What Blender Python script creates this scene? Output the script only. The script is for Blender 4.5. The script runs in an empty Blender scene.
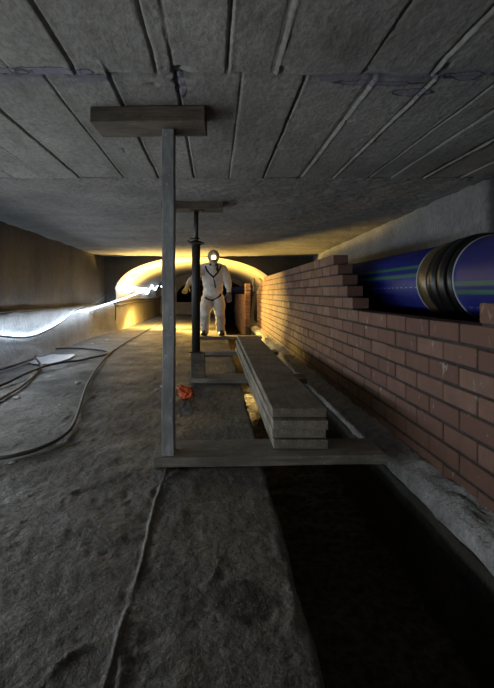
import bpy, bmesh, math, random
from mathutils import Vector, Matrix, noise
from mathutils.bvhtree import BVHTree

random.seed(7)
SC = bpy.context.scene
COL = SC.collection
F = 465.0            # focal length in pixels of the 494x688 frame
VX, VY = 215.0, 293.0
CZ = 0.69            # camera height over the culvert floor
PI = math.pi


def on_z(px, py, z):
    """world point at height z seen at a photo pixel"""
    d = F * (CZ - z) / (py - VY)
    return Vector(((px - VX) * d / F, d, z))


def on_x(px, py, x):
    """world point on the wall plane x seen at a photo pixel"""
    d = F * x / (px - VX)
    return Vector((x, d, CZ + (VY - py) * d / F))


def fbm(x, y, z=0.0, octv=4):
    return noise.fractal(Vector((x, y, z)), 1.0, 2.0, octv)


# ------------------------------------------------------------------ materials
def ramp(nt, fac, stops):
    r = nt.nodes.new('ShaderNodeValToRGB')
    cr = r.color_ramp
    while len(cr.elements) < len(stops):
        cr.elements.new(0.5)
    for e, (p, c) in zip(cr.elements, stops):
        e.position = p
        e.color = (c, c, c, 1) if isinstance(c, (int, float)) else (*c, 1)
    nt.links.new(fac, r.inputs[0])
    return r.outputs[0]


def new_mat(name):
    m = bpy.data.materials.new(name)
    m.use_nodes = True
    return m, m.node_tree, m.node_tree.nodes['Principled BSDF']


def nz(nt, vec, scale, detail=6, rough=0.6, dist=0.0):
    n = nt.nodes.new('ShaderNodeTexNoise')
    n.inputs['Scale'].default_value = scale
    n.inputs['Detail'].default_value = detail
    n.inputs['Roughness'].default_value = rough
    n.inputs['Distortion'].default_value = dist
    if vec is not None:
        nt.links.new(vec, n.inputs['Vector'])
    return n.outputs['Fac']


def coords(nt, scale=(1, 1, 1), kind='Object'):
    tc = nt.nodes.new('ShaderNodeTexCoord')
    mp = nt.nodes.new('ShaderNodeMapping')
    mp.inputs['Scale'].default_value = scale
    nt.links.new(tc.outputs[kind], mp.inputs['Vector'])
    return mp.outputs[0]


def mixc(nt, fac, a, b, mode='MIX'):
    n = nt.nodes.new('ShaderNodeMix')
    n.data_type = 'RGBA'
    n.blend_type = mode
    for sock, v in ((n.inputs[0], fac), (n.inputs[6], a), (n.inputs[7], b)):
        if isinstance(v, (int, float)):
            sock.default_value = v
        elif isinstance(v, tuple):
            sock.default_value = (*v, 1)
        else:
            nt.links.new(v, sock)
    return n.outputs[2]


def mth(nt, op, a, b=0.0, c=0.0):
    n = nt.nodes.new('ShaderNodeMath')
    n.operation = op
    for i, v in enumerate((a, b, c)):
        if isinstance(v, (int, float)):
            n.inputs[i].default_value = v
        else:
            nt.links.new(v, n.inputs[i])
    return n.outputs[0]


def bump(nt, bsdf, height, strength=0.5, dist=0.01, prev=None):
    b = nt.nodes.new('ShaderNodeBump')
    b.inputs['Strength'].default_value = strength
    b.inputs['Distance'].default_value = dist
    nt.links.new(height, b.inputs['Height'])
    if prev is not None:
        nt.links.new(prev, b.inputs['Normal'])
    nt.links.new(b.outputs[0], bsdf.inputs['Normal'])
    return b.outputs[0]


def concrete(name, dark, light, scale=2.0, rough=0.85, bs=0.5, bd=0.01, stretch=(1, 1, 1), fine=60.0, spots=None,
             rough_var=0.0):
    m, nt, b = new_mat(name)
    v = coords(nt, stretch)
    big = nz(nt, v, scale, 8, 0.62)
    col = ramp(nt, big, [(0.32, dark), (0.68, light)])
    fn = nz(nt, v, fine, 4, 0.7)
    col = mixc(nt, ramp(nt, fn, [(0.35, 0.55), (0.6, 0.0)]), col, tuple(c * 0.55 for c in dark))
    if spots:
        col = spots(nt, col)
    nt.links.new(col, b.inputs['Base Color'])
    if rough_var:
        rv = ramp(nt, nz(nt, v, scale * 1.3, 5), [(0.35, rough - rough_var), (0.65, rough)])
        nt.links.new(rv, b.inputs['Roughness'])
    else:
        b.inputs['Roughness'].default_value = rough
    mid = nz(nt, v, fine * 0.35, 5, 0.65)
    h = mth(nt, 'ADD', mth(nt, 'MULTIPLY', mid, 0.9), mth(nt, 'MULTIPLY', fn, 0.45))
    bump(nt, b, h, bs, bd)
    return m


def sep(nt):
    tc = nt.nodes.new('ShaderNodeTexCoord')
    s = nt.nodes.new('ShaderNodeSeparateXYZ')
    nt.links.new(tc.outputs['Object'], s.inputs[0])
    return s.outputs


def floor_spots(nt, col):
    # a wet stain with its own ragged outline, and damp blotches
    s = sep(nt)
    n = nz(nt, coords(nt), 18, 4)
    n2 = mth(nt, 'MULTIPLY', mth(nt, 'SUBTRACT', n, 0.5), 0.9)
    for (cx, cy, rx, ry, amt) in ((0.067, 1.045, 0.080, 0.080, 0.88), (-0.06, 1.55, 0.05, 0.02, 0.4), (-1.05, 3.6, 0.40, 0.55, 0.62),
                                  (-0.15, 3.0, 0.22, 0.3, 0.35), (-0.5, 5.0, 0.5, 0.35, 0.4), (-0.62, 2.35, 0.28, 0.12, 0.3)):
        dx = mth(nt, 'DIVIDE', mth(nt, 'SUBTRACT', s[0], cx), rx)
        dy = mth(nt, 'DIVIDE', mth(nt, 'SUBTRACT', s[1], cy), ry)
        r = mth(nt, 'SQRT', mth(nt, 'ADD', mth(nt, 'MULTIPLY', dx, dx), mth(nt, 'MULTIPLY', dy, dy)))
        r = mth(nt, 'ADD', r, n2)
        f = ramp(nt, r, [(0.78, amt), (1.0, 0.0)])
        col = mixc(nt, f, col, (0.018, 0.016, 0.013))
    col = mixc(nt, ramp(nt, nz(nt, coords(nt), 24, 7, 0.75, 0.6), [(0.36, 0.75), (0.5, 0.0)]), col, (0.035, 0.033, 0.028))
    col = mixc(nt, ramp(nt, nz(nt, coords(nt, (1, 1.6, 1)), 13, 8, 0.8, 1.0), [(0.58, 0.0), (0.68, 0.55)]), col, (0.25, 0.245, 0.225))
    sp = nz(nt, coords(nt), 150, 3, 0.6)
    col = mixc(nt, ramp(nt, sp, [(0.62, 0.0), (0.70, 0.7)]), col, (0.30, 0.29, 0.26))
    col = mixc(nt, ramp(nt, nz(nt, coords(nt), 85, 4, 0.7), [(0.33, 0.8), (0.43, 0.0)]), col, (0.03, 0.028, 0.024))
    return col


def ceil_spots(nt, col):
    # blue-grey mortar smears left along the cross joint
    s = sep(nt)
    v = coords(nt, (1, 2.5, 1))
    n = nz(nt, v, 6.0, 5, 0.6, 0.4)
    dy = mth(nt, 'ABSOLUTE', mth(nt, 'SUBTRACT', mth(nt, 'SUBTRACT', s[1], 1.53), mth(nt, 'MULTIPLY', mth(nt, 'ABSOLUTE', s[0]), 0.01)))
    near = ramp(nt, dy, [(0.02, 1.0), (0.10, 0.0)])
    f = mth(nt, 'MULTIPLY', near, ramp(nt, n, [(0.46, 0.0), (0.52, 1.0)]))
    side = ramp(nt, mth(nt, 'ABSOLUTE', mth(nt, 'ADD', s[0], -0.0)), [(0.28, 0.0), (0.36, 1.0)])
    f = mth(nt, 'MULTIPLY', f, side)
    col = mixc(nt, mth(nt, 'MULTIPLY', f, 0.8), col, (0.15, 0.145, 0.185))
    wob = mth(nt, 'MULTIPLY', mth(nt, 'SUBTRACT', nz(nt, coords(nt), 16, 5), 0.5), 1.5)
    for cx, cy, rx, ry in ((0.55, 1.585, 0.13, 0.022), (0.70, 1.655, 0.085, 0.03), (0.83, 1.53, 0.075, 0.035), (-0.55, 1.50, 0.20, 0.03), (-0.75, 1.50, 0.16, 0.035), (-0.12, 1.60, 0.02, 0.10)):
        dx = mth(nt, 'DIVIDE', mth(nt, 'SUBTRACT', s[0], cx), rx)
        dy2 = mth(nt, 'DIVIDE', mth(nt, 'SUBTRACT', s[1], cy), ry)
        r = mth(nt, 'ADD', mth(nt, 'SQRT', mth(nt, 'ADD', mth(nt, 'MULTIPLY', dx, dx), mth(nt, 'MULTIPLY', dy2, dy2))), wob)
        col = mixc(nt, ramp(nt, r, [(0.85, 1.0), (0.95, 0.9), (1.02, 0.0)]), col, (0.035, 0.034, 0.04))
        col = mixc(nt, ramp(nt, r, [(0.78, 1.0), (0.86, 0.0)]), col, (0.19, 0.18, 0.23))
    n3 = nz(nt, coords(nt, (1, 0.3, 1)), 9.0, 4)
    col = mixc(nt, ramp(nt, n3, [(0.55, 0.0), (0.75, 0.45)]), col, (0.06, 0.058, 0.05))
    return col


M = {}
M['floor'] = concrete('floor_concrete', (0.075, 0.070, 0.060), (0.17, 0.162, 0.142), 2.6, 0.8, 0.8, 0.012, fine=75, spots=floor_spots, rough_var=0.3)
M['ceil_near'] = concrete('board_marked_concrete', (0.18, 0.178, 0.165), (0.36, 0.358, 0.338), 2.2, 0.9, 0.8, 0.008, (1, 0.6, 1), 60, spots=ceil_spots)
M['ceil_far'] = concrete('rough_cast_concrete', (0.20, 0.195, 0.185), (0.36, 0.35, 0.33), 1.5, 0.92, 1.0, 0.03, (1, 1.6, 1), 38)
M['wall_upper'] = concrete('dark_wall_concrete', (0.024, 0.025, 0.026), (0.10, 0.104, 0.108), 1.3, 0.7, 0.4, 0.01, (1, 1, 0.45), 40, rough_var=0.2)
M['wall_lower'] = concrete('pale_plinth_concrete', (0.20, 0.20, 0.195), (0.38, 0.38, 0.37), 1.6, 0.75, 0.6, 0.015, (1, 1, 0.8), 40)
M['wall_right'] = concrete('grey_wall_concrete', (0.17, 0.175, 0.175), (0.33, 0.34, 0.34), 1.7, 0.8, 0.3, 0.01, (1, 1, 0.7), 40)
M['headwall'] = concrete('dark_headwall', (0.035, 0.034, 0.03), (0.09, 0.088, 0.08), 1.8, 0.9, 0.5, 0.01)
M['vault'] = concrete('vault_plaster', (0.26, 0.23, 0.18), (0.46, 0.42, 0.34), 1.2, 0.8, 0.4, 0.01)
M['trench'] = concrete('trench_shade_concrete', (0.014, 0.013, 0.011), (0.038, 0.034, 0.027), 5, 0.9, 1.0, 0.03, fine=45)  # near-black colour carries the shade down in the trench
M['ledge'] = concrete('mortar_haunch', (0.18, 0.185, 0.185), (0.42, 0.43, 0.43), 9, 0.9, 1.0, 0.02, fine=75)
M['mortar'] = concrete('dark_mortar', (0.025, 0.024, 0.022), (0.07, 0.068, 0.062), 20, 0.95, 0.7, 0.006, fine=120)


def brick_mat():
    m, nt, b = new_mat('red_brick')
    g = nt.nodes.new('ShaderNodeNewGeometry')
    col = ramp(nt, g.outputs['Random Per Island'], [(0.0, (0.145, 0.068, 0.05)), (0.5, (0.185, 0.095, 0.07)), (1.0, (0.23, 0.13, 0.098))])
    v = coords(nt)
    n = nz(nt, v, 14, 6, 0.7)
    col = mixc(nt, ramp(nt, n, [(0.35, 0.5), (0.6, 0.0)]), col, (0.10, 0.062, 0.048))
    zz = sep(nt)[2]
    damp = ramp(nt, mth(nt, 'ADD', zz, mth(nt, 'MULTIPLY', mth(nt, 'SUBTRACT', nz(nt, v, 4, 5), 0.5), 0.5)), [(0.05, 0.55), (0.30, 0.0)])
    col = mixc(nt, damp, col, (0.075, 0.038, 0.026))
    # mortar smears and lime runs
    s2 = nz(nt, coords(nt, (1, 1, 0.5)), 22, 3, 0.5, 1.2)
    col = mixc(nt, ramp(nt, s2, [(0.66, 0.0), (0.72, 0.55)]), col, (0.42, 0.40, 0.37))
    nt.links.new(col, b.inputs['Base Color'])
    b.inputs['Roughness'].default_value = 0.82
    bump(nt, b, nz(nt, v, 90, 4, 0.7), 0.5, 0.004)
    return m


M['brick'] = brick_mat()


def timber(name, dark, light, axis=(1, 12, 12), rough=0.8):
    m, nt, b = new_mat(name)
    v = coords(nt, axis)
    oi = nt.nodes.new('ShaderNodeObjectInfo')
    n = nz(nt, v, 7, 8, 0.65, 0.3)
    col = ramp(nt, n, [(0.3, dark), (0.7, light)])
    n2 = nz(nt, coords(nt, (1, 1, 1)), 6, 6, 0.6)
    col = mixc(nt, ramp(nt, n2, [(0.4, 0.6), (0.62, 0.0)]), col, tuple(c * 0.6 for c in dark))
    n3 = nz(nt, coords(nt, (1, 1, 1)), 45, 3, 0.6)
    col = mixc(nt, ramp(nt, n3, [(0.62, 0.0), (0.72, 0.4)]), col, tuple(min(1, c * 1.7) for c in light))
    hs = nt.nodes.new('ShaderNodeHueSaturation')
    nt.links.new(mth(nt, 'ADD', 0.82, mth(nt, 'MULTIPLY', oi.outputs['Random'], 0.36)), hs.inputs['Value'])
    nt.links.new(col, hs.inputs['Color'])
    nt.links.new(hs.outputs[0], b.inputs['Base Color'])
    b.inputs['Roughness'].default_value = rough
    bump(nt, b, n, 0.5, 0.004)
    return m


M['timber_x'] = timber('weathered_board', (0.135, 0.12, 0.098), (0.34, 0.31, 0.26), (1, 14, 14))
M['timber_y'] = timber('weathered_board_long', (0.15, 0.13, 0.10), (0.35, 0.315, 0.255), (14, 1, 14))
M['timber_dark'] = timber('old_brown_timber', (0.05, 0.04, 0.03), (0.165, 0.135, 0.10), (1, 14, 14))
M['post'] = timber('grey_mottled_post', (0.19, 0.20, 0.205), (0.40, 0.415, 0.42), (6, 6, 1.5), 0.6)


def plain(name, col, rough=0.6, metal=0.0, vary=0.25, scale=30, bs=0.2, coat=0.0):
    m, nt, b = new_mat(name)
    n = nz(nt, coords(nt), scale, 5, 0.6)
    c = mixc(nt, ramp(nt, n, [(0.35, vary), (0.65, 0.0)]), col, tuple(k * 0.45 for k in col))
    nt.links.new(c, b.inputs['Base Color'])
    b.inputs['Roughness'].default_value = rough
    b.inputs['Metallic'].default_value = metal
    b.inputs['Coat Weight'].default_value = coat
    bump(nt, b, n, bs, 0.003)
    return m


M['steel'] = plain('dull_prop_steel', (0.045, 0.042, 0.038), 0.55, 0.5, 0.5)
M['steel_light'] = plain('worn_prop_steel', (0.10, 0.095, 0.085), 0.5, 0.6, 0.5)
M['cable'] = plain('black_cable', (0.018, 0.018, 0.02), 0.5, 0, 0.2)
M['hose'] = plain('dusty_grey_hose', (0.10, 0.095, 0.085), 0.65, 0, 0.5, 60)
M['conduit'] = plain('dusty_conduit', (0.22, 0.19, 0.15), 0.6, 0, 0.4)
M['rubber'] = plain('black_rubber', (0.008, 0.008, 0.009), 0.33, 0, 0.2)
M['band'] = plain('bronze_band', (0.26, 0.20, 0.11), 0.38, 0.75, 0.5, 12)
M['lip'] = plain('pale_pipe_lip', (0.42, 0.45, 0.50), 0.4, 0, 0.1)
M['suit'] = plain('white_coverall_fabric', (0.78, 0.75, 0.69), 0.85, 0, 0.35, 9, 0.5)
M['skin'] = plain('skin', (0.42, 0.26, 0.18), 0.6, 0, 0.1)
M['glove'] = plain('lit_work_glove', (0.75, 0.50, 0.10), 0.7, 0, 0.2)  # yellow lamplight on this hand is put into the glove colour
M['strap'] = plain('black_strap', (0.02, 0.018, 0.016), 0.7, 0, 0.2)
M['helmet'] = plain('dusty_helmet', (0.50, 0.46, 0.38), 0.45, 0, 0.3, 12)
M['mask'] = plain('respirator_mask', (0.45, 0.44, 0.40), 0.7, 0, 0.2)
M['boot'] = plain('black_boot', (0.015, 0.013, 0.012), 0.5, 0, 0.2)
M['orange'] = plain('orange_netting', (0.72, 0.13, 0.035), 0.6, 0, 0.5, 45, 0.6)
M['lamp_body'] = plain('lamp_housing', (0.05, 0.05, 0.05), 0.5, 0.3, 0.2)
M['chip'] = plain('pale_mortar_chip', (0.45, 0.44, 0.42), 0.9, 0, 0.3)
M['eye'] = plain('eye', (0.03, 0.02, 0.02), 0.2, 0, 0)


def emit(name, col, strength):
    m, nt, b = new_mat(name)
    b.inputs['Base Color'].default_value = (*col, 1)
    b.inputs['Emission Color'].default_value = (*col, 1)
    b.inputs['Emission Strength'].default_value = strength
    return m


M['led'] = emit('white_led', (0.62, 0.78, 1.0), 15.0)
M['lamp_glow'] = emit('warm_lamp_glow', (1.0, 0.72, 0.26), 18.0)
M['headlamp_glow'] = emit('headlamp_glow', (1.0, 0.88, 0.45), 16.0)


def trench_water():
    m, nt, b = new_mat('trench_slurry')
    v = coords(nt)
    n = nz(nt, v, 30, 4, 0.6)
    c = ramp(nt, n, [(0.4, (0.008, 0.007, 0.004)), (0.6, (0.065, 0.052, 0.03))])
    nt.links.new(c, b.inputs['Base Color'])
    b.inputs['Roughness'].default_value = 0.7
    bump(nt, b, n, 1.0, 0.03)
    return m


M['slurry'] = trench_water()


def pipe_mat(name, stripes):
    """blue pipe with green stripes at given angles (degrees above the side that faces -X), pipe axis = object Y"""
    m, nt, b = new_mat(name)
    s = sep(nt)
    ang = mth(nt, 'MULTIPLY', mth(nt, 'ARCTAN2', s[2], mth(nt, 'MULTIPLY', s[0], -1.0)), 180 / PI)
    v = coords(nt)
    n = nz(nt, v, 5, 6, 0.6)
    col = ramp(nt, n, [(0.3, (0.008, 0.011, 0.11)), (0.7, (0.014, 0.022, 0.25))])
    for a in stripes:
        d = mth(nt, 'ABSOLUTE', mth(nt, 'SUBTRACT', ang, float(a)))
        col = mixc(nt, ramp(nt, mth(nt, 'DIVIDE', d, 10.0), [(0.26, 1.0), (0.32, 0.0)]), col, (0.035, 0.15, 0.10))
    # printed dashes of the pipe marking
    dash = mth(nt, 'GREATER_THAN', mth(nt, 'SINE', mth(nt, 'MULTIPLY', s[1], 95.0)), 0.1)
    line = mth(nt, 'LESS_THAN', mth(nt, 'ABSOLUTE', mth(nt, 'SUBTRACT', ang, stripes[0] - 33.0)), 0.7)
    col = mixc(nt, mth(nt, 'MULTIPLY', mth(nt, 'MULTIPLY', dash, line), 0.6), col, (0.35, 0.4, 0.6))
    col = mixc(nt, ramp(nt, nz(nt, v, 25, 6, 0.7), [(0.55, 0.0), (0.75, 0.35)]), col, (0.12, 0.12, 0.14))
    nt.links.new(col, b.inputs['Base Color'])
    b.inputs['Roughness'].default_value = 0.48
    return m


# ------------------------------------------------------------------ object helpers
def link(name, me, mat, parent=None, smooth=False):
    o = bpy.data.objects.new(name, me)
    COL.objects.link(o)
    if mat is not None and not me.materials:
        for x in (mat if isinstance(mat, (list, tuple)) else [mat]):
            me.materials.append(x)
    if smooth:
        for p in me.polygons:
            p.use_smooth = True
    if parent:
        o.parent = parent
    return o


def from_bm(name, bm, mat, parent=None, smooth=False, loc=None):
    bmesh.ops.recalc_face_normals(bm, faces=bm.faces)
    me = bpy.data.meshes.new(name)
    bm.to_mesh(me)
    bm.free()
    o = link(name, me, mat, parent, smooth)
    if loc is not None:
        o.location = loc
    return o


def from_data(name, verts, faces, mat, parent=None, smooth=False, recalc=True):
    me = bpy.data.meshes.new(name)
    me.from_pydata([tuple(v) for v in verts], [], faces)
    me.update()
    if recalc:
        bm = bmesh.new()
        bm.from_mesh(me)
        bmesh.ops.recalc_face_normals(bm, faces=bm.faces)
        bm.to_mesh(me)
        bm.free()
    return link(name, me, mat, parent, smooth)


def tag(o, label, cat, group=None, kind=None):
    o['label'] = label
    o['category'] = cat
    if group:
        o['group'] = group
    if kind:
        o['kind'] = kind
    return o


def struct(o, label=None):
    o['kind'] = 'structure'
    if label:
        o['label'] = label
    return o


def empty(name, loc, rz=0.0):
    o = bpy.data.objects.new(name, None)
    COL.objects.link(o)
    o.empty_display_size = 0.05
    o.location = loc
    o.rotation_euler = (0, 0, rz)
    return o


def box_bm(sx, sy, sz, bev=0.003, seg=(6, 6, 1), wob=0.0, seed=0):
    """box centred in x,y with base at z=0, edges bevelled, faces slightly uneven"""
    bm = bmesh.new()
    bmesh.ops.create_cube(bm, size=1.0)
    bmesh.ops.scale(bm, vec=(sx, sy, sz), verts=bm.verts)
    bmesh.ops.translate(bm, vec=(0, 0, sz / 2), verts=bm.verts)
    for ax, n in enumerate(seg):
        for k in range(1, n):
            p = Vector((0, 0, sz / 2))
            ext = (sx, sy, sz)[ax]
            base = (-sx / 2, -sy / 2, 0)[ax]
            p[ax] = base + ext * k / n
            no = Vector((0, 0, 0))
            no[ax] = 1
            bmesh.ops.bisect_plane(bm, geom=bm.verts[:] + bm.edges[:] + bm.faces[:], plane_co=p, plane_no=no)
    if wob:
        for v in bm.verts:
            c = v.co * 3.0 + Vector((seed * 3.1, seed * 1.7, 0))
            v.co += Vector((noise.noise(c), noise.noise(c + Vector((5, 0, 0))), noise.noise(c + Vector((0, 9, 0))) * 0.5)) * wob
    sharp = [e for e in bm.edges if len(e.link_faces) == 2 and e.calc_face_angle() > 1.0]
    if bev:
        bmesh.ops.bevel(bm, geom=sharp, offset=bev, segments=2, affect='EDGES', profile=0.5)
    return bm


def grid(name, xs, ys, fn, mat, smooth=True, flip=False):
    verts, faces = [], []
    nx, ny = len(xs), len(ys)
    for j, y in enumerate(ys):
        for i, x in enumerate(xs):
            verts.append(fn(x, y, i, j))
    for j in range(ny - 1):
        for i in range(nx - 1):
            a = j * nx + i
            f = (a, a + 1, a + nx + 1, a + nx)
            faces.append(f[::-1] if flip else f)
    return from_data(name, verts, faces, mat, None, smooth, recalc=False)


def frange(a, b, step):
    n = max(1, int(round((b - a) / step)))
    return [a + (b - a) * k / n for k in range(n + 1)]


def catmull(pts, n=8):
    P = [Vector(p) for p in pts]
    P = [P[0] * 2 - P[1]] + P + [P[-1] * 2 - P[-2]]
    out = []
    for i in range(1, len(P) - 2):
        for k in range(n):
            t = k / n
            a, b, c, d = P[i - 1], P[i], P[i + 1], P[i + 2]
            out.append(0.5 * ((2 * b) + (c - a) * t + (2 * a - 5 * b + 4 * c - d) * t * t + (3 * b - a - 3 * c + d) * t ** 3))
    out.append(P[-2])
    return out


def tube_bm(pts, r, sides=10, bm=None, flat=1.0, up=None):
    bm = bm or bmesh.new()
    pts = [Vector(p) for p in pts]
    rr = r if isinstance(r, (list, tuple)) else [r] * len(pts)
    rings = []
    ref = Vector(up) if up else Vector((0, 0, 1))
    for i, p in enumerate(pts):
        t = (pts[min(i + 1, len(pts) - 1)] - pts[max(i - 1, 0)]).normalized()
        s = t.cross(ref)
        if s.length < 1e-3:
            s = t.cross(Vector((1, 0, 0)))
        s.normalize()
        u = s.cross(t).normalized()
        rings.append([bm.verts.new(p + s * math.cos(a) * rr[i] + u * math.sin(a) * rr[i] * flat) for a in (2 * PI * k / sides for k in range(sides))])
    for a, b in zip(rings, rings[1:]):
        for k in range(sides):
            bm.faces.new((a[k], a[(k + 1) % sides], b[(k + 1) % sides], b[k]))
    bm.faces.new(rings[0])
    bm.faces.new(rings[-1])
    return bm


def lathe_bm(profile, n=48, axis='Z', closed=False):
    """profile: list of (t along axis, radius)"""
    bm = bmesh.new()
    rings = []
    for t, r in profile:
        ring = []
        for k in range(n):
            a = 2 * PI * k / n
            c, s = math.cos(a) * r, math.sin(a) * r
            co = (c, s, t) if axis == 'Z' else ((c, t, s) if axis == 'Y' else (t, c, s))
            ring.append(bm.verts.new(co))
        rings.append(ring)
    for a, b in zip(rings, rings[1:]):
        for k in range(n):
            bm.faces.new((a[k], a[(k + 1) % n], b[(k + 1) % n], b[k]))
    if closed:
        for k in range(n):
            a, b = rings[-1], rings[0]
            bm.faces.new((a[k], a[(k + 1) % n], b[(k + 1) % n], b[k]))
    else:
        bm.faces.new(rings[0])
        bm.faces.new(rings[-1])
    return bm


# ------------------------------------------------------------------ the setting
YB = -1.2              # where the built part of the culvert begins, behind the camera
Y_JOINT = 2.89         # board-marked slab ends, rough slab begins
Y_HEAD = 8.2           # headwall with the arch
Y_END = 15.0


def ceil_z(y):
    return 1.405 if y < Y_JOINT else 1.405 - 0.0114 * (y - Y_JOINT)


# floor, rough concrete with a cast ridge, dropping into the trench along x = 0.197
xs = frange(-2.4, -1.9, 0.05) + frange(-1.888, -0.9, 0.0125) + frange(-0.892, -0.214, 0.008) + frange(-0.2105, -0.176, 0.0025) + frange(-0.170, 0.176, 0.008) + [0.186, 0.193, 0.197, 0.199, 0.201, 0.202]
ys = frange(YB, 0.55, 0.05)[:-1]
y = 0.55
while y < Y_END + 7:
    ys.append(y)
    y += 0.009 * max(1.0, y / 0.95)
ys.append(Y_END + 7)
edge_drop = [0.0, -0.003, -0.012, -0.04, -0.16, -0.46]
NX = len(xs)


def floor_fn(x, y, i, j):
    h = 0.006 * fbm(x * 2.3, y * 2.3) + 0.0035 * fbm(x * 11, y * 11, 3)
    rough = 1.0 if x < -0.2 else 0.45
    # scraped texture of the left strip
    h += rough * 0.0024 * fbm(x * 30 + y * 16, y * 9 - x * 9, 7, 3) + 0.0022 * fbm(x * 42, y * 42, 5, 2)
    # thin lips of dried slurry
    q = abs(noise.noise(Vector((x * 6 + 3, y * 4, 11)))) 
    if q < 0.03:
        h += 0.006 * (1 - q / 0.03) * max(0, noise.noise(Vector((x * 3, y * 3, 21))) + 0.1) * 2
    c = noise.noise(Vector((x * 5, y * 5, 2)))
    if c > 0.25:
        h -= 0.012 * (c - 0.25) * (1.0 if x < 0.1 else 0.3)
    # ridge left by the shutter joint
    xr = -0.193 + 0.004 * noise.noise(Vector((y * 14, 3, 0))) + 0.010 * noise.noise(Vector((y * 3, 0, 0)))
    if y < 2.3:
        amp = 0.0085 * max(0.1, 0.65 + 1.2 * noise.noise(Vector((y * 9, 1, 0)))) * (1.0 if y < 1.6 else max(0, (2.3 - y) / 0.9))
        h += amp * math.exp(-((x - xr) / 0.0055) ** 2)
    k = i - (NX - 6)
    if k >= 0:
        h += edge_drop[k]
        x += 0.007 * fbm(y * 6, 0.3, 1, 3) * (1 if k < 5 else 0.5)
        h -= max(0, noise.noise(Vector((y * 9, 4, 0))) - 0.15) * 0.03 * (k > 0)
    return (x, y, h - 0.002)


struct(grid('floor', xs, ys, floor_fn, M['floor']), 'rough dusty grey concrete floor left of the trench')

# trench bed
txs = frange(0.16, 0.76, 0.03)
tys = frange(YB, 2, 0.05)[:-1] + frange(2, 6, 0.02)[:-1] + frange(6, Y_END + 7, 0.1)
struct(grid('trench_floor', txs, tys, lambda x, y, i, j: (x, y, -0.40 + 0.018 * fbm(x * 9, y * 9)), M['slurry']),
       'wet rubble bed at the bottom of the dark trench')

# mortar haunch under the brick wall and the trench's far side
prof = [(0.745, -0.085), (0.743, -0.07), (0.743, -0.055), (0.744, -0.042), (0.746, -0.030), (0.750, -0.016), (0.757, -0.006), (0.766, 0.002), (0.775, 0.007), (0.787, 0.011),
        (0.80, 0.016), (0.815, 0.021), (0.83, 0.026), (0.84, 0.029), (0.85, 0.030), (0.95, 0.030)]
lys = frange(YB, 0.8, 0.05)[:-1] + frange(0.8, 5, 0.02)[:-1] + frange(5, Y_END + 7, 0.1)


def ledge_fn(t, y, i, j):
    x, z = prof[i]
    a = 0.016 if 1 < i < len(prof) - 1 else 0.003
    sag = 0.0 if i < 6 else 0.0
    return (x + a * 0.7 * fbm(y * 7, i * 0.9, 5, 4), y, z + sag + a * (0.5 if 5 <= i <= 9 else 1.0) * (fbm(y * 8, i * 0.8, 9, 4) - 0.25))


struct(grid('trim_1', list(range(len(prof))), lys, ledge_fn, M['ledge'], flip=True), 'rough pale mortar ledge along the foot of the brick wall')

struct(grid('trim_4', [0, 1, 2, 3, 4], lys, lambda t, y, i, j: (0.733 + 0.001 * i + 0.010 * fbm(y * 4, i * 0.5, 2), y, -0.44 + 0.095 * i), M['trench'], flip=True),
       'wet far side of the trench below the mortar ledge, trench shade painted black')

# board-marked slab: fins and open joints between formwork boards, a broken cross joint
seams_a = [(-1.95, 1), (-1.72, 0), (-1.47, 1), (-1.25, 0), (-1.05, 1), (-0.84, 0), (-0.565, 0), (-0.35, 0), (-0.13, 0), (0.09, 2), (0.30, 0), (0.54, 1), (0.74, 1),
           (0.955, 0), (1.09, 2), (1.30, 1), (1.52, 0), (1.75, 1), (2.0, 0), (2.25, 1)]
seams_b = [(-1.6, 0), (-1.38, 1), (-1.1, 0), (-0.86, 1), (-0.655, 2), (-0.45, 0), (-0.19, 0), (-0.135, 2), (0.04, 0), (0.20, 1), (0.48, 2), (0.70, 0), (0.93, 1), (1.15, 0), (1.38, 1),
           (1.62, 0), (1.85, 0), (2.1, 1)]
cx = set(frange(-2.4, 2.9, 0.03))
for s, _ in seams_a + seams_b:
    for d in (-0.02, -0.011, -0.007, -0.0035, 0, 0.0035, 0.007, 0.011, 0.02):
        cx.add(s + d)
cx = sorted(cx)
cxs = [cx[0]]
for v in cx[1:]:
    if v - cxs[-1] > 0.0022:
        cxs.append(v)
cys = frange(YB, 0.9, 0.06)[:-1] + frange(0.9, 1.45, 0.02)[:-1] + frange(1.45, 1.65, 0.006)[:-1] + frange(1.65, Y_JOINT, 0.02)


def cross_y(x):
    return 1.53 + 0.012 * fbm(x * 2.5, 0, 2) + 0.006 * noise.noise(Vector((x * 18, 0, 0))) + 0.015 * max(0, x)


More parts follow.
